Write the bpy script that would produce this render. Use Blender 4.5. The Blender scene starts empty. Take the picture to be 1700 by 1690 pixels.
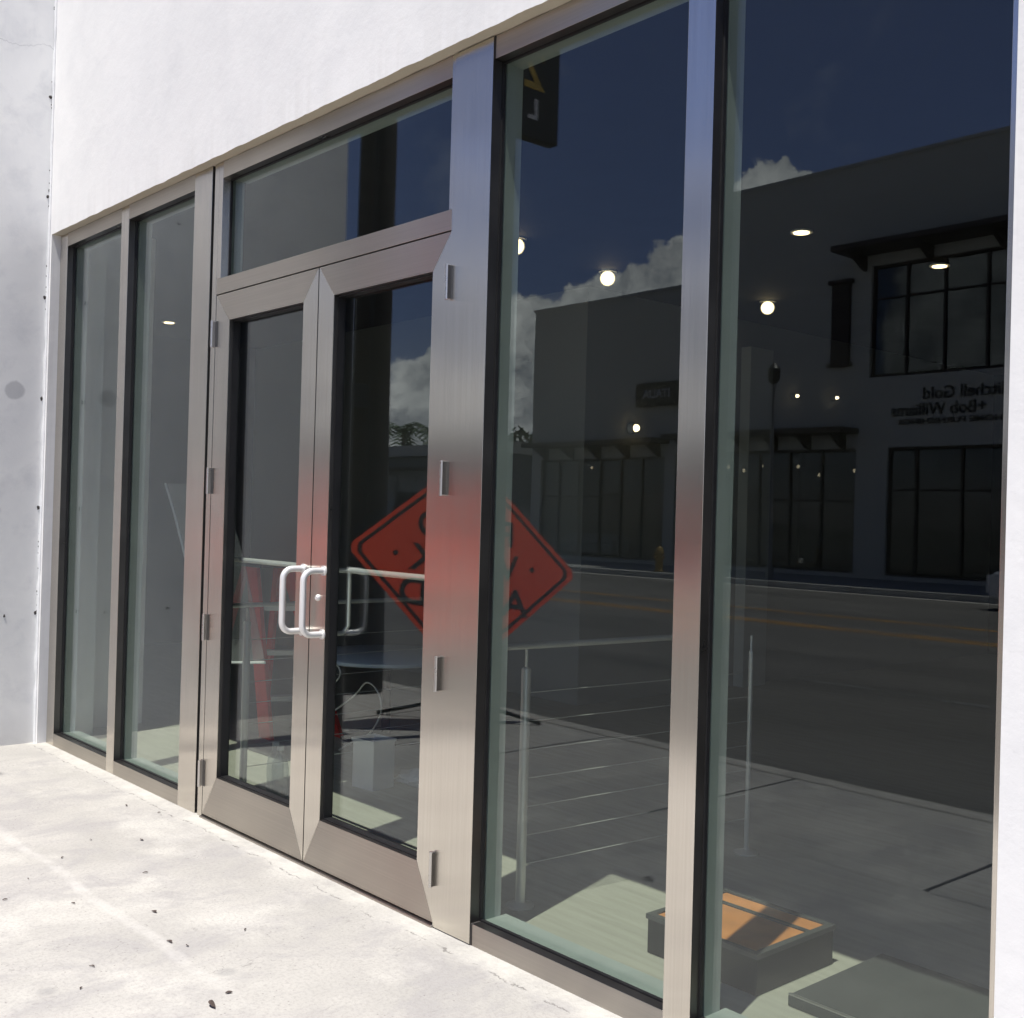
import bpy, bmesh, math, random
from mathutils import Vector, Matrix, noise
random.seed(7)
scene = bpy.context.scene
COL = scene.collection
R = math.radians

# ---------------------------------------------------------------- camera
cam_data = bpy.data.cameras.new('camera')
cam = bpy.data.objects.new('camera', cam_data); COL.objects.link(cam)
F = Vector((-0.74985993, 0.66156917, 0.00602652)); RT = Vector((0.66146035, 0.7494895, 0.02712367)); UP = Vector((-0.01342737, -0.02432526, 0.99961392))
M = Matrix((RT, UP, -F)).transposed().to_4x4(); M.translation = Vector((0, -2.537, 1.5))
cam.matrix_world = M
cam_data.sensor_width = 36; cam_data.lens = 1877.35/1700*36
cam_data.clip_start = 0.05; cam_data.clip_end = 3000
scene.camera = cam
scene.render.resolution_x = 1024; scene.render.resolution_y = 1018
scene.render.engine = 'CYCLES'
scene.cycles.max_bounces = 10; scene.cycles.transparent_max_bounces = 24; scene.cycles.glossy_bounces = 5; scene.cycles.diffuse_bounces = 4
scene.cycles.caustics_reflective = False; scene.cycles.caustics_refractive = False
scene.cycles.sample_clamp_indirect = 4

# ---------------------------------------------------------------- sun and sky
SUNDIR = Vector((0.098, -0.324, 1.0)).normalized()          # towards the sun
sun_d = bpy.data.lights.new('sun', 'SUN'); sun_d.energy = 4.5; sun_d.angle = R(0.53); sun_d.color = (1.0, 0.965, 0.90)
sun = bpy.data.objects.new('sun', sun_d); COL.objects.link(sun)
sun.rotation_euler = (-SUNDIR).to_track_quat('-Z', 'Y').to_euler()
sun.location = (0, -4, 12)
world = bpy.data.worlds.new('World'); scene.world = world; world.use_nodes = True
wt = world.node_tree; wt.nodes.clear()
def wn(t, **k):
    n = wt.nodes.new(t)
    for a, b in k.items(): setattr(n, a, b)
    return n
def wl(a, b): wt.links.new(a, b)
def wmath(op, a, b=None, clamp=False):
    n = wn('ShaderNodeMath', operation=op, use_clamp=clamp)
    for i, v in enumerate((a, b)):
        if v is None: continue
        if isinstance(v, (int, float)): n.inputs[i].default_value = v
        else: wl(v, n.inputs[i])
    return n.outputs[0]
sky = wn('ShaderNodeTexSky', sky_type='NISHITA'); sky.sun_disc = False
sky.sun_elevation = math.asin(SUNDIR.z); sky.sun_rotation = math.atan2(SUNDIR.x, SUNDIR.y)
sky.air_density = 1.0; sky.dust_density = 0.4; sky.ozone_density = 1.8
tc = wn('ShaderNodeTexCoord')
nz = wn('ShaderNodeTexNoise'); nz.inputs['Scale'].default_value = 13; nz.inputs['Detail'].default_value = 8; nz.inputs['Roughness'].default_value = 0.6
wl(tc.outputs['Generated'], nz.inputs['Vector'])
warp = wn('ShaderNodeVectorMath', operation='MULTIPLY_ADD')
sub = wn('ShaderNodeVectorMath', operation='SUBTRACT'); wl(nz.outputs['Color'], sub.inputs[0]); sub.inputs[1].default_value = (.5, .5, .5)
wl(sub.outputs[0], warp.inputs[0]); warp.inputs[1].default_value = (.10, .10, .10); wl(tc.outputs['Generated'], warp.inputs[2])
clouds = [(-36.0, 15.9, .034), (-34.9, 16.3, .026), (-37.4, 14.8, .034), (-33.5, 13, .05),
          (-40.2, 12.0, .042), (-42.2, 10.9, .040), (-44.6, 9.8, .042), (-47.0, 8.6, .05), (-49.5, 6.6, .055), (-52.5, 5.6, .055), (-56, 4.4, .05), (-60, 4, .06), (-66, 5, .07),
          (-25, 8, .08), (-12, 10, .09), (5, 9, .1), (24, 11, .09), (45, 8, .1), (70, 10, .1), (95, 9, .1), (120, 12, .11), (150, 9, .1), (178, 11, .1), (-85, 9, .1), (-105, 11, .1), (-130, 8, .1), (-155, 10, .1)]
mind = None
for az, el, rad in clouds:
    a = R(az); e = R(el)
    d = (math.sin(a)*math.cos(e), -math.cos(a)*math.cos(e), math.sin(e))   # azimuth measured from -Y
    dn = wn('ShaderNodeVectorMath', operation='DISTANCE'); wl(warp.outputs[0], dn.inputs[0]); dn.inputs[1].default_value = d
    v = wmath('DIVIDE', dn.outputs['Value'], rad)
    mind = v if mind is None else wmath('MINIMUM', mind, v)
cr = wn('ShaderNodeMapRange'); wl(mind, cr.inputs['Value']); cr.inputs['From Min'].default_value = 1.04; cr.inputs['From Max'].default_value = 0.90
cr.interpolation_type = 'SMOOTHSTEP'
# low haze band of cloud at the horizon and thin wisps higher up
sep = wn('ShaderNodeSeparateXYZ'); wl(tc.outputs['Generated'], sep.inputs[0])
lowb = wn('ShaderNodeMapRange'); wl(sep.outputs['Z'], lowb.inputs['Value']); lowb.inputs['From Min'].default_value = 0.16; lowb.inputs['From Max'].default_value = 0.0; lowb.inputs['To Max'].default_value = 0.22
wv = wn('ShaderNodeMapping'); wv.inputs['Scale'].default_value = (1.2, 6, 4); wv.inputs['Rotation'].default_value = (.3, .5, .9); wl(tc.outputs['Generated'], wv.inputs['Vector'])
wz = wn('ShaderNodeTexNoise'); wz.inputs['Scale'].default_value = 2.2; wz.inputs['Detail'].default_value = 7; wz.inputs['Roughness'].default_value = .65; wl(wv.outputs[0], wz.inputs['Vector'])
wis = wn('ShaderNodeMapRange'); wl(wz.outputs['Fac'], wis.inputs['Value']); wis.inputs['From Min'].default_value = .56; wis.inputs['From Max'].default_value = .85; wis.inputs['To Max'].default_value = .22
mask = wmath('MAXIMUM', wmath('MAXIMUM', cr.outputs[0], lowb.outputs[0]), wis.outputs[0])
n2 = wn('ShaderNodeTexNoise'); n2.inputs['Scale'].default_value = 22; n2.inputs['Detail'].default_value = 7; n2.inputs['Roughness'].default_value = .62; wl(warp.outputs[0], n2.inputs['Vector'])
ccol = wn('ShaderNodeValToRGB'); wl(n2.outputs['Fac'], ccol.inputs['Fac'])
ccol.color_ramp.elements[0].position = .32; ccol.color_ramp.elements[0].color = (3.6, 4.0, 4.8, 1)
ccol.color_ramp.elements[1].position = .68; ccol.color_ramp.elements[1].color = (16.0, 16.0, 15.8, 1)
tint = wn('ShaderNodeMixRGB', blend_type='MULTIPLY'); tint.inputs['Fac'].default_value = 1; tint.inputs[2].default_value = (.76, .70, .89, 1); wl(sky.outputs[0], tint.inputs[1])
mx = wn('ShaderNodeMixRGB'); wl(mask, mx.inputs['Fac']); wl(tint.outputs[0], mx.inputs[1]); wl(ccol.outputs[0], mx.inputs[2])
bg = wn('ShaderNodeBackground'); wl(mx.outputs[0], bg.inputs['Color']); bg.inputs['Strength'].default_value = 0.09
wo = wn('ShaderNodeOutputWorld'); wl(bg.outputs[0], wo.inputs['Surface'])
scene.view_settings.view_transform = 'Standard'; scene.view_settings.look = 'None'
scene.view_settings.exposure = 0.42; scene.view_settings.gamma = 1; scene.view_settings.use_curve_mapping = False

# ---------------------------------------------------------------- material helpers
class NT:
    def __init__(s, name):
        s.m = bpy.data.materials.new(name); s.m.use_nodes = True; s.t = s.m.node_tree; s.t.nodes.clear()
        s.out = s.t.nodes.new('ShaderNodeOutputMaterial')
    def n(s, t, **k):
        x = s.t.nodes.new(t)
        for a, b in k.items():
            if a in x.bl_rna.properties and a != 'inputs': setattr(x, a, b)
        return x
    def l(s, a, b): s.t.links.new(a, b)
    def pos(s, scale=(1, 1, 1), obj=False, rot=(0, 0, 0)):
        mp = s.n('ShaderNodeMapping'); mp.inputs['Scale'].default_value = scale; mp.inputs['Rotation'].default_value = rot
        if obj: s.l(s.n('ShaderNodeTexCoord').outputs['Object'], mp.inputs['Vector'])
        else: s.l(s.n('ShaderNodeNewGeometry').outputs['Position'], mp.inputs['Vector'])
        return mp.outputs[0]
    def noise(s, vec, scale, detail=5, rough=.55, dist=0):
        x = s.n('ShaderNodeTexNoise'); s.l(vec, x.inputs['Vector']); x.inputs['Scale'].default_value = scale; x.inputs['Detail'].default_value = detail
        x.inputs['Roughness'].default_value = rough; x.inputs['Distortion'].default_value = dist
        return x.outputs['Fac']
    def rng(s, v, a, b, c=0., d=1., smooth=False):
        x = s.n('ShaderNodeMapRange'); s.l(v, x.inputs['Value'])
        for i, q in zip(('From Min', 'From Max', 'To Min', 'To Max'), (a, b, c, d)): x.inputs[i].default_value = q
        if smooth: x.interpolation_type = 'SMOOTHSTEP'
        return x.outputs[0]
    def math(s, op, a, b=None, clamp=False):
        x = s.n('ShaderNodeMath'); x.operation = op; x.use_clamp = clamp
        for i, v in enumerate((a, b)):
            if v is None: continue
            if isinstance(v, (int, float)): x.inputs[i].default_value = v
            else: s.l(v, x.inputs[i])
        return x.outputs[0]
    def mix(s, f, a, b, blend='MIX'):
        x = s.n('ShaderNodeMixRGB'); x.blend_type = blend
        for i, v in enumerate((f, a, b)):
            if isinstance(v, (int, float)): x.inputs[i].default_value = v
            elif isinstance(v, tuple): x.inputs[i].default_value = (*v[:3], 1)
            else: s.l(v, x.inputs[i])
        return x.outputs[0]
    def bsdf(s, color, rough=.6, metal=0., bump=None, bstr=.2, bdist=.01, spec=.5, **k):
        b = s.n('ShaderNodeBsdfPrincipled')
        for nm, v in (('Base Color', color), ('Roughness', rough), ('Metallic', metal), ('Specular IOR Level', spec)):
            if isinstance(v, tuple): b.inputs[nm].default_value = (*v[:3], 1)
            elif isinstance(v, (int, float)): b.inputs[nm].default_value = v
            else: s.l(v, b.inputs[nm])
        for nm, v in k.items():
            b.inputs[nm.replace('_', ' ')].default_value = v
        if bump is not None:
            bp = s.n('ShaderNodeBump'); bp.inputs['Strength'].default_value = bstr; bp.inputs['Distance'].default_value = bdist
            s.l(bump, bp.inputs['Height']); s.l(bp.outputs[0], b.inputs['Normal'])
        s.l(b.outputs[0], s.out.inputs['Surface']); return b

def simple(name, color, rough=.6, metal=0., var=.12, nscale=6, bstr=.08, spec=.5, obj=True):
    t = NT(name); v = t.noise(t.pos(obj=obj), nscale, 5)
    c = t.mix(t.rng(v, .3, .7, 0, 1), tuple(x*(1-var) for x in color), tuple(min(1, x*(1+var)) for x in color))
    fine = t.noise(t.pos(obj=obj), nscale*14, 3)
    t.bsdf(c, t.rng(v, .3, .7, max(0, rough-.06), min(1, rough+.06)), metal, fine, bstr, .002, spec); return t.m

def brushed(name, axis, color=(.72, .68, .615), rough=.225, aniso=.70):
    """brushed stainless steel, grain along axis ('X' or 'Z')"""
    t = NT(name)
    sc = (1.2, 160, 160) if axis == 'X' else (160, 160, 1.2)
    st = t.noise(t.pos(sc), 1, 3, .6)
    blot = t.noise(t.pos((1, 1, 1)), 1.9, 4)
    c = t.mix(t.rng(st, .3, .7), tuple(x*.93 for x in color), tuple(x*1.05 for x in color))
    c = t.mix(t.rng(blot, .35, .7, 0, .18), c, (.50, .44, .38))
    b = t.n('ShaderNodeBsdfAnisotropic'); b.distribution = 'MULTI_GGX'; t.l(c, b.inputs['Color']); t.l(t.rng(t.noise(t.pos((1, 1, .45)), 3.3, 6, .7), .3, .75, rough-.02, rough+.045), b.inputs['Roughness']); b.inputs['Anisotropy'].default_value = aniso
    bp = t.n('ShaderNodeBump'); bp.inputs['Strength'].default_value = .012; bp.inputs['Distance'].default_value = .0015; t.l(st, bp.inputs['Height']); t.l(bp.outputs[0], b.inputs['Normal'])
    t.l(b.outputs[0], t.out.inputs['Surface'])
    tg = t.n('ShaderNodeCombineXYZ')
    tg.inputs[0 if axis == 'X' else 2].default_value = 1      # tangent along the grain, blur runs across it
    t.l(tg.outputs[0], b.inputs['Tangent'])
    return t.m

def glass(name, tintc, mult=1.0, base=.04, dust=0.0, scr=0):
    t = NT(name); g = t.n('ShaderNodeNewGeometry')
    dp = t.n('ShaderNodeVectorMath'); dp.operation = 'DOT_PRODUCT'; t.l(g.outputs['Incoming'], dp.inputs[0]); t.l(g.outputs['Normal'], dp.inputs[1])
    c = t.math('ABSOLUTE', dp.outputs['Value']); p = t.math('POWER', t.math('SUBTRACT', 1.0, c), 5.0)
    f = t.math('MULTIPLY', t.math('ADD', t.math('MULTIPLY', p, 1-base), base), mult, True)
    tr = t.n('ShaderNodeBsdfTransparent'); tr.inputs[0].default_value = (*tintc, 1)
    gl = t.n('ShaderNodeBsdfGlossy'); gl.inputs['Roughness'].default_value = 0.0; gl.inputs['Color'].default_value = (.93, .97, 1, 1)
    wav = t.noise(t.pos((1, 1, 1)), .9, 2)
    bp = t.n('ShaderNodeBump'); bp.inputs['Strength'].default_value = .05; bp.inputs['Distance'].default_value = .012; t.l(wav, bp.inputs['Height']); t.l(bp.outputs[0], gl.inputs['Normal'])
    mx = t.n('ShaderNodeMixShader'); t.l(f, mx.inputs[0]); t.l(tr.outputs[0], mx.inputs[1]); t.l(gl.outputs[0], mx.inputs[2])
    last = mx
    if scr:
        sm = t.rng(t.noise(t.pos((1, 1, .35)), 3.5, 7, .75, .3), .50, .85, 0, scr)
        f2 = sm
        df = t.n('ShaderNodeBsdfDiffuse'); df.inputs[0].default_value = (.8, .8, .78, 1)
        m2 = t.n('ShaderNodeMixShader'); t.l(f2, m2.inputs[0]); t.l(mx.outputs[0], m2.inputs[1]); t.l(df.outputs[0], m2.inputs[2]); last = m2; mx = m2
    if dust > 0:
        df = t.n('ShaderNodeBsdfDiffuse'); df.inputs[0].default_value = (.8, .8, .78, 1)
        sm = t.noise(t.pos((1, 1, 1), rot=(0, .5, 0)), 3.2, 7, .7)
        f2 = t.rng(sm, .45, .8, dust*.3, dust)
        m2 = t.n('ShaderNodeMixShader'); t.l(f2, m2.inputs[0]); t.l(mx.outputs[0], m2.inputs[1]); t.l(df.outputs[0], m2.inputs[2]); last = m2
    t.l(last.outputs[0], t.out.inputs['Surface']); return t.m

def emit(name, col, s):
    t = NT(name); e = t.n('ShaderNodeEmission'); e.inputs[0].default_value = (*col, 1); e.inputs[1].default_value = s
    t.l(e.outputs[0], t.out.inputs['Surface']); return t.m

def m_sidewalk():
    t = NT('sunlit_concrete')
    p = t.pos(); big = t.noise(p, 1.1, 6, .6, .4); mid = t.noise(t.pos((1.5, .9, 1)), 2.6, 9, .72, .5); fine = t.noise(p, 75, 6, .8)
    streak = t.noise(t.pos((5, 1.3, 1), rot=(0, 0, .12)), 2.2, 8, .75, .9)
    base = t.mix(t.rng(big, .35, .68), (.41, .395, .37), (.53, .51, .475))
    base = t.mix(t.rng(mid, .47, .60, 0, .7), base, (.37, .355, .35))
    base = t.mix(t.rng(streak, .55, .72, 0, .42), base, (.33, .315, .32))
    base = t.mix(t.rng(t.noise(t.pos(), 2.3, 5, .6), .52, .66, 0, .5), base, (.64, .62, .57))
    base = t.mix(t.rng(fine, .48, .66, 0, .6), base, (.30, .28, .27))
    # dark specks
    vo = t.n('ShaderNodeTexVoronoi'); t.l(p, vo.inputs['Vector']); vo.inputs['Scale'].default_value = 42
    keep = t.rng(t.noise(p, 5, 3), .50, .58)
    spk = t.math('MULTIPLY', t.rng(vo.outputs['Distance'], .17, .08), keep)
    base = t.mix(t.math('MULTIPLY', spk, .55), base, (.13, .11, .10))
    # grey gum spots
    v2 = t.n('ShaderNodeTexVoronoi'); t.l(t.pos(), v2.inputs['Vector']); v2.inputs['Scale'].default_value = 3.1
    gum = t.math('MULTIPLY', t.rng(t.math('ADD', v2.outputs['Distance'], t.math('MULTIPLY', fine, .06)), .15, .10), t.rng(t.noise(p, 1.7, 2), .5, .56))
    base = t.mix(t.math('MULTIPLY', gum, .38), base, (.24, .235, .24))
    hc = t.math('ABSOLUTE', t.math('SUBTRACT', t.noise(t.pos((1, .45, 1), rot=(0, 0, .3)), 1.15, 6, .62, .4), .52))
    base = t.mix(t.math('MULTIPLY', t.math('MULTIPLY', t.rng(hc, .0016, .0004), t.rng(t.noise(p, 3.5, 3), .50, .58)), .5), base, (.20, .19, .18))
    # pale trowelled line running along the facade, old patch towards the door
    sx = t.n('ShaderNodeSeparateXYZ'); t.l(t.n('ShaderNodeNewGeometry').outputs['Position'], sx.inputs[0])
    wob = t.math('MULTIPLY', t.math('SUBTRACT', t.noise(p, 2.2, 4), .5), .10)
    dy = t.math('ABSOLUTE', t.math('ADD', t.math('ADD', sx.outputs['Y'], .84), wob))
    lx = t.math('MULTIPLY', t.rng(sx.outputs['X'], -5.7, -5.2), t.rng(sx.outputs['X'], -3.0, -3.5))
    base = t.mix(t.math('MULTIPLY', t.math('MULTIPLY', t.rng(dy, .035, .008, 0, 1, True), t.math('MULTIPLY', lx, t.rng(t.noise(p, 6, 5, .7), .35, .6))), .5), base, (.62, .60, .57))
    # rough mortar strip and hairline crack beside the frames
    w2 = t.math('MULTIPLY', t.math('SUBTRACT', t.noise(p, 5, 7, .75), .5), .13)
    dc = t.math('ABSOLUTE', t.math('ADD', t.math('ADD', sx.outputs['Y'], .10), w2))
    crk = t.math('MULTIPLY', t.rng(dc, .005, .001), t.rng(t.noise(p, 11, 3), .46, .54))
    near = t.rng(t.math('ADD', sx.outputs['Y'], w2), -.13, -.06)
    base = t.mix(t.math('MULTIPLY', t.math('MULTIPLY', near, t.rng(t.noise(p, 4, 5, .7), .3, .65)), .75), base, (.66, .64, .58))
    base = t.mix(t.math('MULTIPLY', crk, .75), base, (.16, .15, .14))
    h = t.math('ADD', t.math('MULTIPLY', fine, .5), t.math('ADD', mid, t.math('MULTIPLY', near, t.math('MULTIPLY', t.noise(p, 30, 5, .7), 1.5))))
    t.bsdf(base, .85, 0, h, .55, .008, .3); return t.m

def m_asphalt():
    t = NT('asphalt'); p = t.pos(); a = t.noise(t.pos((.25, 1, 1)), .8, 5); f = t.noise(p, 40, 4, .7)
    c = t.mix(t.rng(a, .35, .68), (.120, .114, .106), (.175, .165, .152)); c = t.mix(t.rng(f, .4, .7, 0, .35), c, (.08, .08, .082))
    pt = t.noise(t.pos((.5, 1.6, 1)), 1.3, 5, .6, .5); c = t.mix(t.rng(pt, .64, .70, 0, .6), c, (.06, .06, .062))
    t.bsdf(c, .8, 0, f, .3, .01, .35); return t.m

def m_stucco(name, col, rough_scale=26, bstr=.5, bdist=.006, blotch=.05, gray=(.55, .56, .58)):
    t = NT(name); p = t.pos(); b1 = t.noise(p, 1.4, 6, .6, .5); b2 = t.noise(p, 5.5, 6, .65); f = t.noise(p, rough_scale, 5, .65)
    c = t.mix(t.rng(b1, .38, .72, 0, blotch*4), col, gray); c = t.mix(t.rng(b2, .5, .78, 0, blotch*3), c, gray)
    if name == 'white_stucco':
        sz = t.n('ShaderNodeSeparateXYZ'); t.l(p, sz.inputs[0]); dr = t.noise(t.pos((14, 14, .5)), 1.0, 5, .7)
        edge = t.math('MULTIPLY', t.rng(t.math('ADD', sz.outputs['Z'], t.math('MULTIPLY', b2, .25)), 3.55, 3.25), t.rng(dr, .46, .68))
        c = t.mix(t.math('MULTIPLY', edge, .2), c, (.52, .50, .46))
        sc2 = t.noise(t.pos((3, 3, 9), rot=(0, .5, 0)), 4, 7, .75); c = t.mix(t.rng(sc2, .66, .74, 0, .28), c, (.55, .55, .55))
    tr = t.noise(t.pos((.5, .5, 3.0), rot=(.2, .4, .5)), 1.7, 5, .6)
    h = t.math('ADD', t.math('MULTIPLY', f, .16), t.math('ADD', t.math('MULTIPLY', b2, 1.3), t.math('MULTIPLY', tr, .35)))
    t.bsdf(c, .9, 0, h, bstr, bdist, .25); return t.m

def m_wing():
    t = NT('bare_render_grey_white'); p = t.pos(); b1 = t.noise(p, 1.5, 6, .6, .6); b2 = t.noise(p, 6, 6, .65, .3); f = t.noise(p, 45, 4)
    c = t.mix(t.rng(b1, .36, .66), (.92, .92, .90), (.82, .825, .82)); c = t.mix(t.rng(b2, .5, .72, 0, .4), c, (.62, .63, .65))
    sp = t.n('ShaderNodeVectorMath'); sp.operation = 'DISTANCE'; t.l(p, sp.inputs[0]); sp.inputs[1].default_value = (-7.274, -.235, 2.19)
    dd = t.math('ADD', sp.outputs['Value'], t.math('MULTIPLY', t.math('SUBTRACT', b2, .5), .05))
    c = t.mix(t.rng(dd, .062, .05, 0, .55), c, (.40, .405, .42))
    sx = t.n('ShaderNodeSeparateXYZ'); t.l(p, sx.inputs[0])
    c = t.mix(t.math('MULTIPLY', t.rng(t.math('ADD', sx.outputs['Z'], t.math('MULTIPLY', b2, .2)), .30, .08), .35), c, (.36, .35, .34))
    # a fine crack high on the wall
    cz = t.math('ABSOLUTE', t.math('ADD', t.math('SUBTRACT', sx.outputs['Z'], 4.33), t.math('MULTIPLY', t.math('SUBTRACT', b1, .5), .5)))
    c = t.mix(t.math('MULTIPLY', t.rng(cz, .006, .001), .3), c, (.3, .3, .31))
    t.bsdf(c, .88, 0, t.math('ADD', t.math('MULTIPLY', f, .3), b2), .25, .006, .25); return t.m

def m_floor():
    t = NT('pale_timber_look_floor'); p = t.pos(); g = t.noise(t.pos((1.2, 14, 1)), 2.0, 6, .6)
    sx = t.n('ShaderNodeSeparateXYZ'); t.l(p, sx.inputs[0])
    c = t.mix(t.rng(g, .3, .7), (.44, .43, .375), (.55, .535, .47)); t.bsdf(c, .6, 0, g, .1, .002, .3); return t.m

MT = {}
MT['steelV'] = brushed('brushed_steel_upright', 'Z'); MT['steelH'] = brushed('brushed_steel_rail', 'X', (.52, .485, .435), .34, .66)
MT['side'] = simple('frame_side_dark_reflection', (.13, .125, .12), .33, .9, .1, 5, .03)  # base colour darkened to paint in the dim interior mirrored by steel sides
MT['gasket'] = simple('black_rubber', (.012, .012, .013), .45, 0, .1, 20, .05)
MT['alu'] = simple('inner_aluminium', (.44, .49, .48), .5, 0, .06, 5, .03)
MT['glass'] = glass('storefront_glass', (.87, .90, .865), 1.22, .043, .0, 0)
MT['oppglass'] = glass('far_glass', (.72, .74, .75), 1.4, .05)
MT['hinge'] = simple('satin_hinge', (.62, .60, .57), .3, 1, .04, 9, .02); MT['handle'] = simple('satin_handle', (.88, .87, .85), .34, .35, .03, 10, .02)
MT['walk'] = m_sidewalk(); MT['asphalt'] = m_asphalt()
MT['facade'] = m_stucco('white_stucco', (.88, .875, .86), 34, .24, .010, .05)
MT['soffit'] = m_stucco('soffit_bounce_tint', (.62, .56, .44), 40, .5, .005, .06, (.5, .45, .36))  # wall underside: shade and warm ground bounce put into a beige colour
MT['wing'] = m_wing(); MT['bead'] = simple('white_filler_bead', (.84, .85, .85), .8, 0, .05, 30, .5)
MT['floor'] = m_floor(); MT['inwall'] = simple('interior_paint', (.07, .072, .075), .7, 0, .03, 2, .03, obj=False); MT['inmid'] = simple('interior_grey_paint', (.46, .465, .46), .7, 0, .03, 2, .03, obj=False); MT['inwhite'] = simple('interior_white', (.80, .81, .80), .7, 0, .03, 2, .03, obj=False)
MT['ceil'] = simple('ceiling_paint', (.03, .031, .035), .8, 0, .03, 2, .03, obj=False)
MT['rail'] = simple('stainless_railing', (.78, .79, .77), .38, .35, .04, 8, .01)
MT['lamp'] = emit('warm_lamp', (1, .76, .44), 4.0); MT['lamp2'] = emit('warm_lamp_dim', (1, .78, .5), 3.0); MT['ring'] = simple('white_trim', (.8, .8, .78), .5)
MT['orange'] = simple('fluorescent_orange_sheet', (1.0, .080, .022), .45, 0, .05, 7, .03)
MT['black'] = simple('sign_black', (.012, .011, .010), .5, 0, .15, 9, .03); MT['darkmetal'] = simple('dark_metal', (.03, .03, .032), .45, .4, .15, 8, .05)
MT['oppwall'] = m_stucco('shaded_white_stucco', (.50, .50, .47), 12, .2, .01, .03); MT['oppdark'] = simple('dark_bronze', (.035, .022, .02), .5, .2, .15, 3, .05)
MT['oppin'] = simple('shop_interior', (.10, .095, .085), .8, 0, .25, 1.2, .03); MT['amber'] = simple('amber_panel', (.42, .20, .05), .7, 0, .3, 1.5, .03)
MT['leaf'] = simple('foliage', (.055, .095, .03), .6, 0, .35, 3, .05); MT['bark'] = simple('bark', (.12, .09, .07), .9, 0, .3, 8, .6)
MT['wood_pole'] = simple('weathered_pole', (.035, .032, .03), .9, 0, .4, 5, .5)

def worn(name, col, a, b):
    t = NT(name); n = t.noise(t.pos((.35, 1, 1)), 2.2, 8, .75, .5); c = t.mix(t.rng(t.noise(t.pos(), 9, 4), .3, .7), col, tuple(x*.6 for x in col)); bs = t.bsdf(c, .8)
    tr = t.n('ShaderNodeBsdfTransparent'); mx = t.n('ShaderNodeMixShader'); t.l(t.rng(n, a, b), mx.inputs[0]); t.l(tr.outputs[0], mx.inputs[1]); t.l(bs.outputs[0], mx.inputs[2]); t.l(mx.outputs[0], t.out.inputs['Surface']); return t.m
MT['yellow'] = worn('worn_yellow_paint', (.68, .33, .045), .34, .54); MT['wline'] = simple('pale_kerb_concrete', (.34, .34, .33), .75, 0, .3, 4, .1, obj=False); MT['wworn'] = worn('worn_white_paint', (.26, .26, .255), .42, .58)
MT['kerb'] = simple('kerb_concrete', (.42, .40, .37), .85, 0, .2, 5, .3, obj=False); MT['ground'] = simple('ground_earth', (.20, .19, .16), .95, 0, .25, .6, .2, obj=False)
MT['farwalk'] = simple('far_concrete', (.36, .35, .33), .85, 0, .15, 2, .2, obj=False)
MT['red'] = simple('red_fibreglass', (.80, .03, .018), .45, 0, .12, 7, .03); MT['alum'] = simple('bare_aluminium', (.62, .62, .62), .35, .8, .05, 8, .03)
MT['ylabel'] = simple('yellow_label', (.55, .45, .05), .5, 0, .1, 9, .02)
MT['table'] = simple('pale_blue_laminate', (.70, .80, .92), .35, 0, .04, 5, .02); MT['white'] = simple('white_plastic', (.86, .87, .88), .4, 0, .05, 7, .02)
MT['sheet'] = glass('milky_plastic', (.80, .81, .84), 1.3, .05, .30)
MT['jug'] = glass('bottle_plastic', (.86, .89, .91), 1.3, .05, .20)
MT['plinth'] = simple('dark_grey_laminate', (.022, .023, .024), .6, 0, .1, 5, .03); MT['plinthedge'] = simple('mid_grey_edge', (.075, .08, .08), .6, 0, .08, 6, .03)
MT['ply'] = simple('orange_plywood', (.72, .30, .10), .6, 0, .16, 9, .05)
MT['cord'] = simple('white_cord', (.75, .75, .72), .5); MT['hyd'] = simple('hydrant_yellow', (.34, .21, .03), .5, 0, .1, 6, .05)
MT['carpaint'] = simple('white_car_paint', (.72, .73, .74), .25, 0, .02, 3, .0); MT['tyre'] = simple('tyre_rubber', (.02, .02, .02), .8, 0, .1, 9, .1)
MT['dryleaf'] = simple('dry_leaf', (.07, .05, .042), .8, 0, .35, 60, .3); MT['hole'] = simple('dark_hole', (.05, .045, .042), .95, 0, .2, 60, .3)
MT['gold'] = simple('gold_print', (.45, .30, .05), .5); MT['offwhite'] = simple('pale_print', (.55, .55, .58), .5)

# ---------------------------------------------------------------- mesh helpers
def link_mesh(name, bm, mats, parent=None, smooth=False, loc=None):
    bmesh.ops.recalc_face_normals(bm, faces=bm.faces)
    me = bpy.data.meshes.new(name); bm.to_mesh(me); bm.free()
    for m in (mats if isinstance(mats, (list, tuple)) else [mats]): me.materials.append(m)
    if smooth:
        for p in me.polygons: p.use_smooth = True
        try: me.set_sharp_from_angle(angle=R(40))
        except Exception: pass
    o = bpy.data.objects.new(name, me); COL.objects.link(o)
    if loc is not None: o.location = loc
    if parent is not None: o.parent = parent
    return o
def abox(bm, x0, x1, y0, y1, z0, z1, mi=0, bev=0, front=None):
    vs = [bm.verts.new((x, y, z)) for x in (x0, x1) for y in (y0, y1) for z in (z0, z1)]
    fs = []
    for q in ((0, 1, 3, 2), (4, 6, 7, 5), (0, 4, 5, 1), (2, 3, 7, 6), (0, 2, 6, 4), (1, 5, 7, 3)):
        f = bm.faces.new([vs[i] for i in q]); f.material_index = mi; fs.append(f)
    if front is not None: fs[2].material_index = front
    if bev:
        es = list({e for f in fs for e in f.edges})
        bmesh.ops.bevel(bm, geom=es, offset=bev, segments=2, profile=.5, affect='EDGES')
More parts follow.
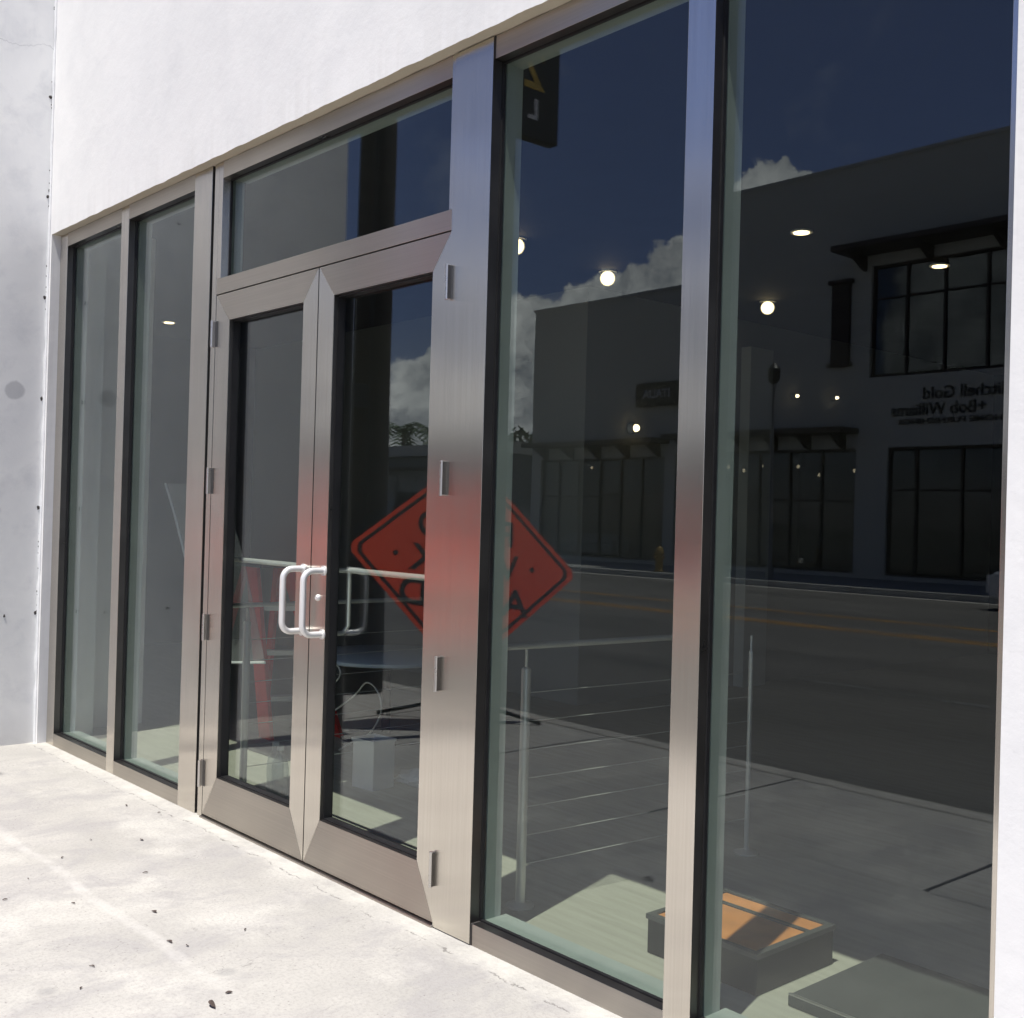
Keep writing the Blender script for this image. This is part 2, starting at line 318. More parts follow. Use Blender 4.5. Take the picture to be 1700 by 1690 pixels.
def aprism(bm, poly, y0, y1, mi=0, axis='Y'):
    """poly of (a,b); extruded along axis. Y: (x,z); X: (y,z); Z: (x,y)"""
    def P(a, b, c): return {'Y': (a, c, b), 'X': (c, a, b), 'Z': (a, b, c)}[axis]
    A = [bm.verts.new(P(a, b, y0)) for a, b in poly]; B = [bm.verts.new(P(a, b, y1)) for a, b in poly]
    n = len(poly)
    for f in [bm.faces.new(A), bm.faces.new(B[::-1])] + [bm.faces.new([A[i], A[(i+1) % n], B[(i+1) % n], B[i]]) for i in range(n)]: f.material_index = mi
def atube(bm, pts, r, seg=10, mi=0, cap=True):
    pts = [Vector(p) for p in pts]; rings = []
    prev = None
    for i, p in enumerate(pts):
        d = (pts[min(i+1, len(pts)-1)] - pts[max(i-1, 0)]).normalized()
        a = d.orthogonal().normalized() if prev is None else (prev - d*prev.dot(d)).normalized()
        prev = a; b = d.cross(a); rr = r[i] if isinstance(r, (list, tuple)) else r
        rings.append([bm.verts.new(p + (a*math.cos(t) + b*math.sin(t))*rr) for t in [2*math.pi*k/seg for k in range(seg)]])
    for A, B in zip(rings, rings[1:]):
        for k in range(seg):
            f = bm.faces.new([A[k], A[(k+1) % seg], B[(k+1) % seg], B[k]]); f.material_index = mi
    if cap:
        for rg in (rings[0], rings[-1]): f = bm.faces.new(rg); f.material_index = mi
def alathe(bm, prof, c=(0, 0, 0), seg=20, mi=0):
    rings = [[bm.verts.new((c[0]+r*math.cos(2*math.pi*k/seg), c[1]+r*math.sin(2*math.pi*k/seg), c[2]+z)) for k in range(seg)] for r, z in prof]
    for A, B in zip(rings, rings[1:]):
        for k in range(seg): f = bm.faces.new([A[k], A[(k+1) % seg], B[(k+1) % seg], B[k]]); f.material_index = mi
    for rg in (rings[0], rings[-1]): f = bm.faces.new(rg); f.material_index = mi
def box(name, x0, x1, y0, y1, z0, z1, mat, parent=None, bev=0):
    bm = bmesh.new(); abox(bm, x0, x1, y0, y1, z0, z1, 0, bev); return link_mesh(name, bm, mat, parent)
def clad(name, x0, x1, y0, y1, z0, z1, m, parent, bev=.0012):
    """steel clad bar: brushed front, returns painted dark as if mirroring the interior"""
    bm = bmesh.new(); abox(bm, x0, x1, y0, y1, z0, z1, 1, bev, 0); return link_mesh(name, bm, [MT[m], MT['side']], parent)
def prism(name, poly, y0, y1, mat, parent=None, axis='Y'):
    bm = bmesh.new(); aprism(bm, poly, y0, y1, 0, axis); return link_mesh(name, bm, mat, parent)
def tube(name, pts, r, mat, parent=None, seg=10):
    bm = bmesh.new(); atube(bm, pts, r, seg); return link_mesh(name, bm, mat, parent, True)
def thing(name, label, cat, loc=(0, 0, 0), rz=0, group=None):
    o = bpy.data.objects.new(name, None); COL.objects.link(o); o.empty_display_size = .2
    o.location = loc; o.rotation_euler = (0, 0, rz); tag(o, label, cat, group); return o
def tag(o, label, cat, group=None):
    o['label'] = label; o['category'] = cat
    if group: o['group'] = group
    return o
def struct(o): o['kind'] = 'structure'; return o
def stuff(o): o['kind'] = 'stuff'; return o
def plabel(o, s): o['label'] = s; return o
def ring(name, x0, x1, z0, z1, w, y0, y1, mat, parent):
    bm = bmesh.new()
    abox(bm, x0, x0+w, y0, y1, z0, z1); abox(bm, x1-w, x1, y0, y1, z0, z1); abox(bm, x0+w, x1-w, y0, y1, z0, z0+w); abox(bm, x0+w, x1-w, y0, y1, z1-w, z1)
    return link_mesh(name, bm, mat, parent)
def text_mesh(name, body, size, mat, parent=None, extrude=.002, offset=0., matrix=None, align='CENTER', sx=1.0):
    cu = bpy.data.curves.new(name, 'FONT'); cu.body = body; cu.size = size; cu.extrude = extrude; cu.offset = offset; cu.align_x = align; cu.align_y = 'CENTER'; cu.resolution_u = 4
    to = bpy.data.objects.new(name + '_tmp', cu); COL.objects.link(to)
    dg = bpy.context.evaluated_depsgraph_get(); me = bpy.data.meshes.new_from_object(to.evaluated_get(dg)); bpy.data.objects.remove(to)
    me.name = name; me.materials.clear(); me.materials.append(mat)
    me.transform(Matrix.Diagonal((sx, 1, 1, 1)))
    if matrix is not None: me.transform(matrix)
    o = bpy.data.objects.new(name, me); COL.objects.link(o)
    if parent is not None: o.parent = parent
    return o

# ================================================================ GROUND, STREET
def sheet(name, x0, x1, y0, y1, z, mat, nx=1, ny=1):
    bm = bmesh.new()
    vs = [[bm.verts.new((x0+(x1-x0)*i/nx, y0+(y1-y0)*j/ny, z)) for j in range(ny+1)] for i in range(nx+1)]
    for i in range(nx):
        for j in range(ny): bm.faces.new([vs[i][j], vs[i+1][j], vs[i+1][j+1], vs[i][j+1]])
    return struct(link_mesh(name, bm, mat))
sheet('ground', -900, 900, -900, 900, -0.30, MT['ground'])
KN, KF = -3.2, -21.6            # near and far kerb lines
sheet('road', -300, 300, KF+.0, KN-.0, -0.15, MT['asphalt'])
walk = struct(box('sidewalk', -300, 40, -1.75, .045, -.29, 0, MT['walk']))
# kerbside paving slabs, jointed
base = sheet('sidewalk_base', -300, 40, KN+.15, -1.75, -.02, MT['hole'])
first = None
for i in range(-12, 12):
    x0 = -3.87 + i*1.52
    if first is None:
        bm = bmesh.new(); abox(bm, .012, 1.508, KN+.156, -1.756, -.2, 0, 0, .004); first = link_mesh('paving_slab', bm, MT['walk'], base); o = first
    else: o = first.copy(); COL.objects.link(o)
    o.location = (x0, 0, random.uniform(-.0015, .0015))
kb = struct(box('kerb', -300, 40, KN, KN+.15, -.29, .003, MT['kerb'], None, .012))
sheet('gutter', -300, 300, KN-.45, KN-.002, -.146, MT['kerb'])
sheet('far_gutter', -300, 300, KF+.002, KF+.4, -.146, MT['kerb'])
struct(box('far_kerb', -300, 300, KF-.15, KF, -.29, .003, MT['wline'], None, .012))
struct(box('far_sidewalk', -300, 300, -30, KF-.15, -.29, 0, MT['farwalk']))
for y, m, w in ((-12.9, 'yellow', .12), (-13.15, 'yellow', .12), (-15.1, 'yellow', .16)):
    s = sheet('yellow_road_line', -300, 300, y-w/2, y+w/2, -.146, MT[m])
for x in range(-70, 20, 9): sheet('white_lane_line', x, x+3, -7.65, -7.53, -.146, MT['wworn'])
sheet('white_edge_line', -300, 300, -18.9, -18.8, -.146, MT['wworn'])

# ================================================================ STOREFRONT BUILDING
B = thing('storefront_building', 'white stucco shop building with brushed steel glass storefront and double doors', 'building', (-4, 0, 0))
B.location = (0, 0, 0)
XL, XR = -7.235, -1.156
ZT, ZR, ZS = 3.182, 3.098, .075
# facade wall with ragged lower edge over the frames
bm = bmesh.new()
def rag(x): return ZT + .0045*noise.noise(Vector((x*9, 0, 3))) + .002*noise.noise(Vector((x*3.3, 1, 0))) + .0015*noise.noise(Vector((x*40, 1, 0)))
N = 420
def strip(yf):
    lo = []; hi = []
    for i in range(N+1):
        x = XL + (XR-XL)*i/N
        lo.append(bm.verts.new((x, yf, rag(x) if yf < 0 else ZT+.001*0))); hi.append(bm.verts.new((x, yf, 7.5)))
    return lo, hi
lo, hi = strip(-.055); lo2, hi2 = strip(.25)
for i in range(N):
    bm.faces.new([lo[i], lo[i+1], hi[i+1], hi[i]]); f = bm.faces.new([lo[i], lo2[i], lo2[i+1], lo[i+1]]); f.material_index = 1
    bm.faces.new([lo2[i], hi2[i], hi2[i+1], lo2[i+1]]); bm.faces.new([hi[i], hi[i+1], hi2[i+1], hi2[i]])
abox(bm, XR, 6, -.055, .25, -.2, 7.5); abox(bm, -7.40, XL, -.055, .25, -.2, 7.5)
wall = plabel(link_mesh('wall', bm, [MT['facade'], MT['soffit']], B), 'white trowelled stucco wall above and right of the glass')
bm = bmesh.new(); abox(bm, -7.55, -7.2745, -2.02, -.0555, -.2, 7.5); abox(bm, -9.5, -7.55, -2.02, .25, -.2, 7.5); abox(bm, -16, -9.5, -2.02, .25, -.2, 7.5)
wing = plabel(link_mesh('wing_wall', bm, MT['wing'], B), 'grey white rendered wall projecting at left end')
# filler bead in the corner, irregular
bm = bmesh.new(); pts = []; rad = []
for i in range(160):
    z = 0.0 + i*.045; pts.append((-7.266+.004*noise.noise(Vector((0, 0, z*5))), -.058, z)); rad.append(.011 + .007*noise.noise(Vector((3, 0, z*9))))
atube(bm, pts, rad, 6); link_mesh('corner_bead', bm, MT['bead'], B, True)
def hole(y, z, s):
    bm = bmesh.new(); n = 9
    vs = [bm.verts.new((-7.2735, y + s*random.uniform(.6, 1.15)*math.cos(2*math.pi*k/n), z + s*random.uniform(.7, 1.5)*math.sin(2*math.pi*k/n))) for k in range(n)]
    c = bm.verts.new((-7.268, y, z))
    for k in range(n): bm.faces.new([vs[k], vs[(k+1) % n], c])
    link_mesh('tie_hole', bm, MT['hole'], B)
for z in (.812, 1.47, 2.155, 2.79, 3.42, 4.05):
    for y, s in ((-.075, .011), (-.69, .010)):
        if y > -.5 or z in (.812, 3.42): hole(y, z, s)
for k in range(26):
    z = random.choice([.9, 1.1, 1.2, 1.3, 2.8, 2.9, 3.4, 3.5, 4.0, 4.1, 4.6, 4.8]) + random.uniform(-.09, .09); hole(-.066, z, random.uniform(.003, .006))
hole(-.26, .80, .008)

# ---- uprights: front face + steel sides + gasket + inner aluminium box
def upright(x0, x1, z0=0., z1=ZT-.002, y0=0., inner=True, left_side=True, name='mullion', ytop=.038):
    o = clad(name, x0, x1, y0, ytop, z0, z1, 'steelV', B)
    bm = bmesh.new(); abox(bm, x0+.002, x1-.002, ytop, .0515, z0, z1); pass
    g = link_mesh('gasket', bm, MT['gasket'], o)
    if inner:
        bm = bmesh.new(); abox(bm, x0-.003, x1+.003, .0605, .135, z0+.0, z1, 0, .002); link_mesh('inner_post', bm, MT['alu'], o)
    return o
upright(XL+.004, -7.111, name='jamb'); upright(-6.277, -6.175); upright(-5.359, -5.169)
upright(-2.155, -2.055); upright(-1.194, XR-.003, name='jamb')
plabel(upright(-3.244, -3.033, .004, ZT-.006, -.006, name='mullion'), 'wide steel upright right of the double doors')
# door frame post at left, with dark gap
box('gap_liner', -5.169, -5.139, .012, .05, 0, ZT-.004, MT['gasket'], B)
upright(-5.139, -5.094, 0, ZT-.004, name='door_post')
box('door_post', -5.094, -5.054, 0, .044, 2.6125, ZT-.004, MT['steelV'], B, .001)
box('gap_liner', -3.268, -3.2445, .0, .044, 2.6125, ZT-.004, MT['steelV'], B)
# ---- windows
def window(x0, x1, z0, z1, rails=True, label=None, zbot=0.0, dusty=None):
    w = ring('window', x0-.001, x1+.001, z0-.001, z1+.001, .007, .0385, .0515, MT['gasket'], B)
    if label: plabel(w, label)
    bm = bmesh.new(); abox(bm, x0, x1, .0517, .0597, z0, z1); link_mesh('pane', bm, MT['glass'], w)
    if rails:
        clad('rail', x0, x1, .0, .044, z1, ZT-.003, 'steelH', w, .001); clad('rail', x0, x1, .0, .044, zbot, z0, 'steelH', w, .001)
        box('inner_rail', x0, x1, .0605, .137, z1, ZT-.003, MT['alu'], w, .002); box('inner_rail', x0, x1, .0605, .163, 0, z0, MT['alu'], w, .002)
    return w
window(-7.111, -6.277, ZS, ZR, label='narrow window beside the wing wall'); window(-6.175, -5.359, ZS, ZR, label='window left of the doors with a lit downlight showing')
window(-3.033, -2.155, ZS, ZR, label='window right of the doors reflecting the orange road sign'); window(-2.055, -1.194, ZS, ZR, label='rightmost window reflecting the shop across the street')
tw = window(-5.054, -3.268, 2.612, ZR, rails=False, label='wide transom window over the double doors')
clad('rail', -5.054, -3.268, 0, .044, ZR, ZT-.003, 'steelH', tw, .001); clad('rail', -5.0935, -3.2445, 0, .044, 2.536, 2.612, 'steelH', tw, .001)
box('inner_rail', -5.054, -3.268, .0605, .137, ZR, ZT-.003, MT['alu'], tw, .002); box('inner_rail', -5.05, -3.27, .0605, .137, 2.536, 2.612, MT['alu'], tw, .002)
box('threshold', -5.094, -3.244, -.012, .12, -.02, .009, MT['steelH'], B, .003)
# seam groove between wide panel and the sill next to it
box('gap_liner', -3.0329, -3.026, -.0015, .04, 0.0, .0755, MT['hole'], B); box('gap_liner', -3.0329, -3.026, -.0015, .04, ZR-.0, ZT-.004, MT['hole'], B)
# ---- doors
ZD0, ZD1, ZI0, ZI1 = .016, 2.530, .216, 2.398
def door(x0, x1, i0, i1, label, side):
    bm = bmesh.new()
    y0, y1 = .0025, .058; w = .0
    abox(bm, x0, i0, y0, y1, ZD0, ZD1); abox(bm, i1, x1, y0, y1, ZD0, ZD1); abox(bm, i0, i1, y0, y1, ZD0, ZI0); abox(bm, i0, i1, y0, y1, ZI1, ZD1)
    d = plabel(link_mesh('door', bm, MT['side'], B), label)
    g = ring('gasket', i0-.0005, i1+.0005, ZI0-.0005, ZI1+.0005, .006, .018, .0585, MT['gasket'], d)
    bm = bmesh.new(); abox(bm, i0+.004, i1-.004, .050, .056, ZI0+.004, ZI1-.004); link_mesh('pane', bm, MT['glass'], d)
    e = .0007
    prism('stile', [(x0, ZD0), (i0-e, ZI0), (i0-e, ZI1), (x0, ZD1)], 0, .0022, MT['steelV'], d); prism('stile', [(x1, ZD0), (i1+e, ZI0), (i1+e, ZI1), (x1, ZD1)], 0, .0022, MT['steelV'], d)
    prism('rail', [(x0+e, ZD0), (x1-e, ZD0), (i1, ZI0-e*2), (i0, ZI0-e*2)], 0, .0022, MT['steelH'], d); prism('rail', [(x0+e, ZD1), (x1-e, ZD1), (i1, ZI1+e*2), (i0, ZI1+e*2)], 0, .0022, MT['steelH'], d)
    hx = x0 - .004 if side == 'L' else x1 + .004
    for zc in (2.343, 1.630, .920, .213):
        bm = bmesh.new(); atube(bm, [(hx, -.019, zc-.064), (hx, -.019, zc+.064)], .0075, 12); abox(bm, hx-.005, hx+.005, -.014, .004, zc-.062, zc+.062)
        if side == 'L': abox(bm, hx-.020, hx-.006, -.0022, .001, zc-.062, zc+.062, 1); abox(bm, hx+.006, hx+.024, -.0022, .001, zc-.062, zc+.062, 1)
        if side == 'R': abox(bm, hx+.006, hx+.0095, -.021, .003, zc-.060, zc+.060, 1)
        link_mesh('hinge', bm, [MT['hinge'], MT['side']], d, True)
    # D shaped pull handle projecting towards the street
    mx = -4.212 if side == 'L' else -4.048
    r = .042; z0h, z1h = .985, 1.250; yo = -.098
    pts = [(mx, .0, z1h)]
    for k in range(7): a = k*math.pi/12; pts.append((mx, yo + r - r*math.sin(a), z1h - r + r*math.cos(a)))
    for k in range(7): a = k*math.pi/12; pts.append((mx, yo + r - r*math.cos(a), z0h + r - r*math.sin(a)))
    pts.append((mx, .0, z0h)); bm = bmesh.new(); atube(bm, pts, .0135, 14)
    for z in (z0h, z1h): atube(bm, [(mx, -.006, z), (mx, .001, z)], .021, 18)
    link_mesh('pull_handle', bm, MT['handle'], d, True)
    # push bar and inner grip behind the glass
    bm = bmesh.new(); xa, xb = i0-.06, i1+.06
    if side == 'L': atube(bm, [(xa, .058, 1.25), (xa, .125, 1.25), (-4.212, .125, 1.25)], .012, 10)
    else: atube(bm, [(-4.048, .125, 1.25), (xb, .125, 1.25), (xb, .058, 1.25)], .012, 10)
    xi = mx; atube(bm, [(xi, .058, z0h), (xi, .10, z0h), (xi, .125, z0h+.03), (xi, .125, 1.25)], .011, 10); atube(bm, [(xi, .058, 1.25), (xi, .125, 1.25)], .011, 10)
    link_mesh('push_bar', bm, MT['handle'], d, True)
    if side == 'R':
        bm = bmesh.new(); alathe(bm, [(.014, 0), (.014, .006), (.009, .012), (.004, .012)], seg=16); o = link_mesh('lock_cylinder', bm, MT['handle'], d, True)
        o.rotation_euler = (R(90), 0, 0); o.location = (-4.087, 0, 1.135)
    return d
door(-5.086, -4.1565, -4.949, -4.274, 'left door leaf', 'L'); door(-4.149, -3.249, -4.030, -3.356, 'right door leaf reflecting the orange sign', 'R')
# ---- interior shell
struct(box('interior_floor', -12, 4, .12, 11, -.1, -.001, MT['floor']))
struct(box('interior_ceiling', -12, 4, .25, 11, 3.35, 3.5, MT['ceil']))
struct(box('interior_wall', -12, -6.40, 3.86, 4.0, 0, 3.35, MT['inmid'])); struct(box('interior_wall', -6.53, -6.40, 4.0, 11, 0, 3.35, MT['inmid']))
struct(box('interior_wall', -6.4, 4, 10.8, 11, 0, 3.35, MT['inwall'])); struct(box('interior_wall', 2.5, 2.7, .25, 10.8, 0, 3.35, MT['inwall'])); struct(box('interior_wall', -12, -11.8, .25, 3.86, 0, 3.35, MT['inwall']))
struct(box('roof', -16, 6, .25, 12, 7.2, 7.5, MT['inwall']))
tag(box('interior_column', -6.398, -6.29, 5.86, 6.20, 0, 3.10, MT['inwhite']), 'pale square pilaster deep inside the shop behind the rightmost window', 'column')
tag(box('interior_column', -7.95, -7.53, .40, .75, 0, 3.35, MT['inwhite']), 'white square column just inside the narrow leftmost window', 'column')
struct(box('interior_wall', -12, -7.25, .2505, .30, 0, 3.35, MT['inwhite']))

# ================================================================ INTERIOR THINGS
def downlight(p, tilt, label, r=.052):
    t = thing('downlight', label, 'ceiling light', p, 0, 'warm ceiling downlights inside the shop')
    bm = bmesh.new(); alathe(bm, [(r, .012), (r, -.004), (r*1.35, -.006), (r*1.35, .0), (r*1.3, .012)], seg=24); link_mesh('trim_ring', bm, MT['ring'], t, True)
    bm = bmesh.new(); alathe(bm, [(r*.95, -.004), (r*.95, -.010), (r*.5, -.014)], seg=24); l = link_mesh('lamp_lens', bm, MT['lamp'], t, True)
    if tilt:
        l.rotation_euler = tilt; l.location = (0, 0, -.05)
        bm = bmesh.new(); alathe(bm, [(r, .01), (r, -.003), (r*1.12, -.003), (r*1.12, .05), (r*.8, .08)], seg=24); g = link_mesh('gimbal', bm, MT['ring'], t, True); g.rotation_euler = tilt; g.location = (0, 0, -.05)
    return t
def aim(p):
    d = (Vector((0, -2.5, 1.5)) - Vector(p)); return d.to_track_quat('-Z', 'Y').to_euler()
CZ = 3.347
for (x, y, z0, tl, lb) in ((-10.8, 2.34, 0, None, 'small glowing downlight seen through the second window from the left'),
    (-5.66, 2.43, 0, 1, 'glowing downlight half hidden at the left edge of the tall window right of the doors'),
    (-5.90, 3.56, 0, 1, 'round glowing downlight in front of the reflected cloud, window right of the doors'),
    (-5.70, 5.28, 0, 1, 'brightest round spotlight, lower left in the rightmost window'),
    (-4.18, 3.53, 0, None, 'flat glowing downlight highest in the rightmost window'),
    (-4.01, 4.96, 0, None, 'flat glowing downlight before the reflected upper shop window at far right')):
    p = (x, y, CZ); t = downlight(p, aim(p) if tl else None, lb)
for y, z, lb in ((4.406, 2.254, 'small warm wall lamp low in the window right of the doors'), (6.668, 2.724, 'tiny wall lamp left of two in the rightmost window'), (7.347, 2.767, 'tiny wall lamp right of two in the rightmost window')):
    t = thing('wall_lamp', lb, 'wall lamp', (-6.40, y, z)); r = .03 if y < 5 else .016
    bm = bmesh.new(); alathe(bm, [(r*1.6, 0), (r*1.6, .03), (r*1.1, .05)], seg=16); o = link_mesh('lamp_base', bm, MT['ring'], t, True); o.rotation_euler = (0, R(90), 0)
    bm = bmesh.new(); alathe(bm, [(r, .051), (r*.9, .07), (r*.3, .08)], seg=16); o = link_mesh('lamp_lens', bm, MT['lamp' if y < 5 else 'lamp2'], t, True); o.rotation_euler = (0, R(90), 0)
# cable railings running back from the glass
def railing(x, y0, y1, label, rail=True, zt=1.0, rz=0):
    t = thing('cable_railing', label, 'railing', (x, y0, 0), rz)
    L = y1-y0
    for yy, rr in ((0, .019), (L, .011)):
        bm = bmesh.new(); alathe(bm, [(.055, 0), (.055, .008), (.028, .014), (rr, .02), (rr, zt-.09), (rr*.9, zt-.085), (.006, zt-.08), (.006, zt-.012)], (0, yy, 0), 18)
        link_mesh('post', bm, MT['rail'], t, True)
    if rail: tube('handrail', [(0, -.10, zt), (0, L-.30, zt)], .012, MT['rail'], t, 12)
    for k in range(7): tube('cable', [(0, 0, .16+k*.11), (0, L, .16+k*.11)], .0018, MT['rail'], t, 6)
railing(-3.22, .40, 1.69, 'steel cable railing with round base seen right of the doors', rz=-.078); railing(-5.30, .33, 1.75, 'steel cable railing seen through the left door leaf')
# step ladder
t = thing('step_ladder', 'red fibreglass step ladder with yellow label behind the left door', 'ladder', (-6.93, 1.39, 0))
def rail4(x0, y0, x1, y1, zt, name='rail', m='red', w=.075):
    bm = bmesh.new(); A = Vector((x0, y0, 0)); Bq = Vector((x1, y1, zt))
    c = [Vector((-w, -.014, 0)), Vector((w, -.014, 0)), Vector((w, .014, 0)), Vector((-w, .014, 0))]
    a = [bm.verts.new(A+q) for q in c]; b = [bm.verts.new(Bq+q) for q in c]
    bm.faces.new(a); bm.faces.new(b[::-1])
    for i in range(4): bm.faces.new([a[i], a[(i+1) % 4], b[(i+1) % 4], b[i]])
    return link_mesh(name, bm, MT[m], t)
rail4(.34, -.20, -.13, -.08, 1.12); rail4(.52, .22, .02, .10, 1.12); rail4(-.56, -.20, -.22, -.08, 1.10, 'rear_leg', 'red', .035); rail4(-.44, .22, -.10, .10, 1.10, 'rear_leg', 'red', .035)
box('top_cap', -.30, .08, -.13, .14, 1.10, 1.14, MT['black'], t, .006)
for z in (.25, .54, .83):
    k = z/1.12; cx = .34 + (-.13-.34)*k; cx2 = .52 + (.02-.52)*k
    bm = bmesh.new(); aprism(bm, [(cx-.045, -.2+.12*k), (cx+.045, -.2+.12*k), (cx2+.045, .22-.12*k), (cx2-.045, .22-.12*k)], z-.02, z+.012, 0, 'Z'); link_mesh('step', bm, MT['alum'], t)
k = .62/1.12; lab = rail4(0, 0, 0, 0, .0001, 'tmp'); bpy.data.objects.remove(lab)
prism('warning_label', [(.52-.5*.40-.035, .45), (.52-.5*.40+.037, .45), (.52-.5*.62+.037, .70), (.52-.5*.62-.035, .70)], .118, .120, MT['ylabel'], t)
# translucent plastic sheet leaning behind the ladder
bm = bmesh.new(); prof = [(x*.795, 1.5+(z-1.5)*.795) for x, z in [(-9.135, 1.693), (-9.06, 1.60), (-8.93, 1.42), (-8.82, 1.25), (-8.717, 1.088), (-8.55, .85), (-8.25, .55), (-7.872, .322), (-7.367, .38), (-7.55, .75), (-7.72, 1.1), (-7.95, 1.45), (-8.082, 1.689)]]
aprism(bm, prof, .75, .755); tag(link_mesh('plastic_sheet', bm, MT['sheet']), 'large translucent plastic sheet with curved edge behind the red ladder', 'plastic sheet')
tube('sheet_rim', [(x, .75, z) for x, z in prof[:9]], .008, MT['white'], bpy.data.objects['plastic_sheet'], 8)
# pedestal table
t = thing('pedestal_table', 'low round table with pale blue top and dark disc base', 'table', (-6.20, 1.86, 0))
bm = bmesh.new(); alathe(bm, [(.50, .525), (.52, .532), (.52, .55), (.51, .558)], seg=40); link_mesh('tabletop', bm, MT['table'], t, True)
bm = bmesh.new(); alathe(bm, [(.03, .0), (.03, .525)], seg=14); link_mesh('pedestal', bm, MT['darkmetal'], t, True)
bm = bmesh.new(); alathe(bm, [(.30, 0), (.30, .01), (.05, .035)], seg=32); link_mesh('base', bm, MT['black'], t, True)
# coiled cord hanging from the table
cp = [(-6.35, 1.40, .50), (-6.30, 1.38, .36), (-6.05, 1.35, .42), (-5.98, 1.35, .50), (-6.10, 1.36, .54), (-6.32, 1.38, .42), (-6.38, 1.38, .2), (-6.25, 1.38, .16), (-5.85, 1.36, .36), (-5.68, 1.34, .47), (-5.55, 1.33, .44), (-5.50, 1.33, .33), (-5.62, 1.34, .18), (-5.80, 1.35, .10), (-6.0, 1.36, .003)]
sp = []
for i in range(len(cp)-1):
    p0, p1, p2, p3 = [Vector(cp[max(0, min(len(cp)-1, j))]) for j in (i-1, i, i+1, i+2)]
    for s in range(8):
        u = s/8; sp.append(.5*((2*p1)+(p2-p0)*u+(2*p0-5*p1+4*p2-p3)*u*u+(3*p1-p0-3*p2+p3)*u**3))
tag(tube('cord', sp, .0055, MT['cord'], None, 8), 'white looped cord hanging under the low round table', 'cord')
# bin, bottles, crumpled bag
t = thing('waste_bin', 'white square bin on the floor behind the right door leaf', 'bin', (-5.12, 1.02, 0))
bm = bmesh.new()
for (x0, x1, y0, y1) in ((-.085, .085, -.075, -.068), (-.085, .085, .068, .075), (-.085, -.078, -.068, .068), (.078, .085, -.068, .068)): abox(bm, x0, x1, y0, y1, .004, .262)
abox(bm, -.085, .085, -.075, .075, 0, .004); link_mesh('bin_body', bm, MT['white'], t); ring_bm = bmesh.new()
for (x0, x1, y0, y1) in ((-.092, .092, -.082, -.076), (-.092, .092, .076, .082), (-.092, -.086, -.076, .076), (.086, .092, -.076, .076)): abox(ring_bm, x0, x1, y0, y1, .25, .266)
link_mesh('rim', ring_bm, MT['white'], t); t.rotation_euler = (0, 0, .12)
for x, y, lb in ((-5.27, .50, 'left one of two clear plastic bottles behind the left door'), (-5.17, .47, 'right one of two clear plastic bottles behind the left door')):
    t = thing('plastic_bottle', lb, 'bottle', (x, y, 0), 0, 'clear bottles on the shop floor')
    bm = bmesh.new(); alathe(bm, [(.04, 0), (.045, .01), (.045, .07), (.041, .08), (.045, .09), (.045, .16), (.038, .20), (.016, .235), (.015, .26)], seg=18); link_mesh('bottle_body', bm, MT['jug'], t, True)
    bm = bmesh.new(); alathe(bm, [(.018, .255), (.018, .275), (.014, .278)], seg=14); link_mesh('cap', bm, MT['white'], t, True)
bm = bmesh.new(); bmesh.ops.create_icosphere(bm, subdivisions=4, radius=1)
for v in bm.verts:
    n = noise.noise(v.co*2.3)*.35 + noise.noise(v.co*6)*.16; v.co = Vector((v.co.x*.15, v.co.y*.10, v.co.z*.045))*(1+n)
    v.co.z = max(v.co.z+.04, 0)
o = tag(link_mesh('crumpled_bag', bm, MT['white'], None, True), 'crumpled white plastic bag on the floor right of the bin', 'bag'); o.location = (-4.98, 1.26, 0); o.rotation_euler = (0, 0, .5)
# low display plinths near the right window
t = thing('display_plinth', 'low grey framed plinth with sunlit orange plywood top', 'plinth', (-2.38, .66, 0))
box('body', -.23, .23, -.215, .215, 0, .118, MT['plinth'], t, .003)
bm = bmesh.new()
for (x0, x1, y0, y1) in ((-.235, .235, -.22, -.195), (-.235, .235, .195, .22), (-.235, -.21, -.195, .195), (.21, .235, -.195, .195), (-.21, .21, .085, .105)): abox(bm, x0, x1, y0, y1, .118, .135)
link_mesh('edge_trim', bm, MT['plinthedge'], t)
box('plywood_top', -.209, .209, -.194, .084, .118, .130, MT['ply'], t); box('plywood_top', -.209, .209, .106, .194, .118, .130, MT['ply'], t)
t = thing('display_plinth', 'low dark grey plinth, enlarged to stand in for shade on the floor beside the orange topped one', 'plinth', (-1.35, .70, 0))
box('body', -.70, .8, -.23, .32, 0, .035, MT['plinthedge'], t, .004); box('edge_trim', -.70, .8, -.23, -.215, .0352, .038, MT['alum'], t)  # low slab made larger so its dark colour stands in for floor shade

# ================================================================ STREET THINGS (seen in the glass)
# --- road sign on a spring stand
cL, cR, cT, cB = [Vector(p) for p in ((-6.744, -1.735, 1.257), (-5.996, -3.272, 1.067), (-6.609, -2.744, 1.952), (-6.129, -2.262, .372))]
def s133(p): return Vector((p[0]*1.333, 2.637-(2.637-p[1])*1.333, 1.5+(p[2]-1.5)*1.333))
cL, cR, cT, cB = s133((-5.058, -.667, 1.318)), s133((-4.497, -1.82, 1.175)), s133((-4.957, -1.424, 1.839)), s133((-4.597, -1.062, .654))
ctr = (cL+cR+cT+cB)/4; ex = (cL-cR).normalized(); ez = (cT-cB); ez = (ez-ex*ez.dot(ex)).normalized(); ny = ex.cross(ez)
SM = Matrix((ex, ez, ny)).transposed().to_4x4(); SM.translation = ctr
H = 1.293/2*1.333
rs = thing('road_work_sign', 'orange diamond ROAD WORK AHEAD sign on a black stand, mirrored in the glass', 'road sign', (ctr.x, ctr.y, -.0))
inv = Matrix.Translation(-rs.location)
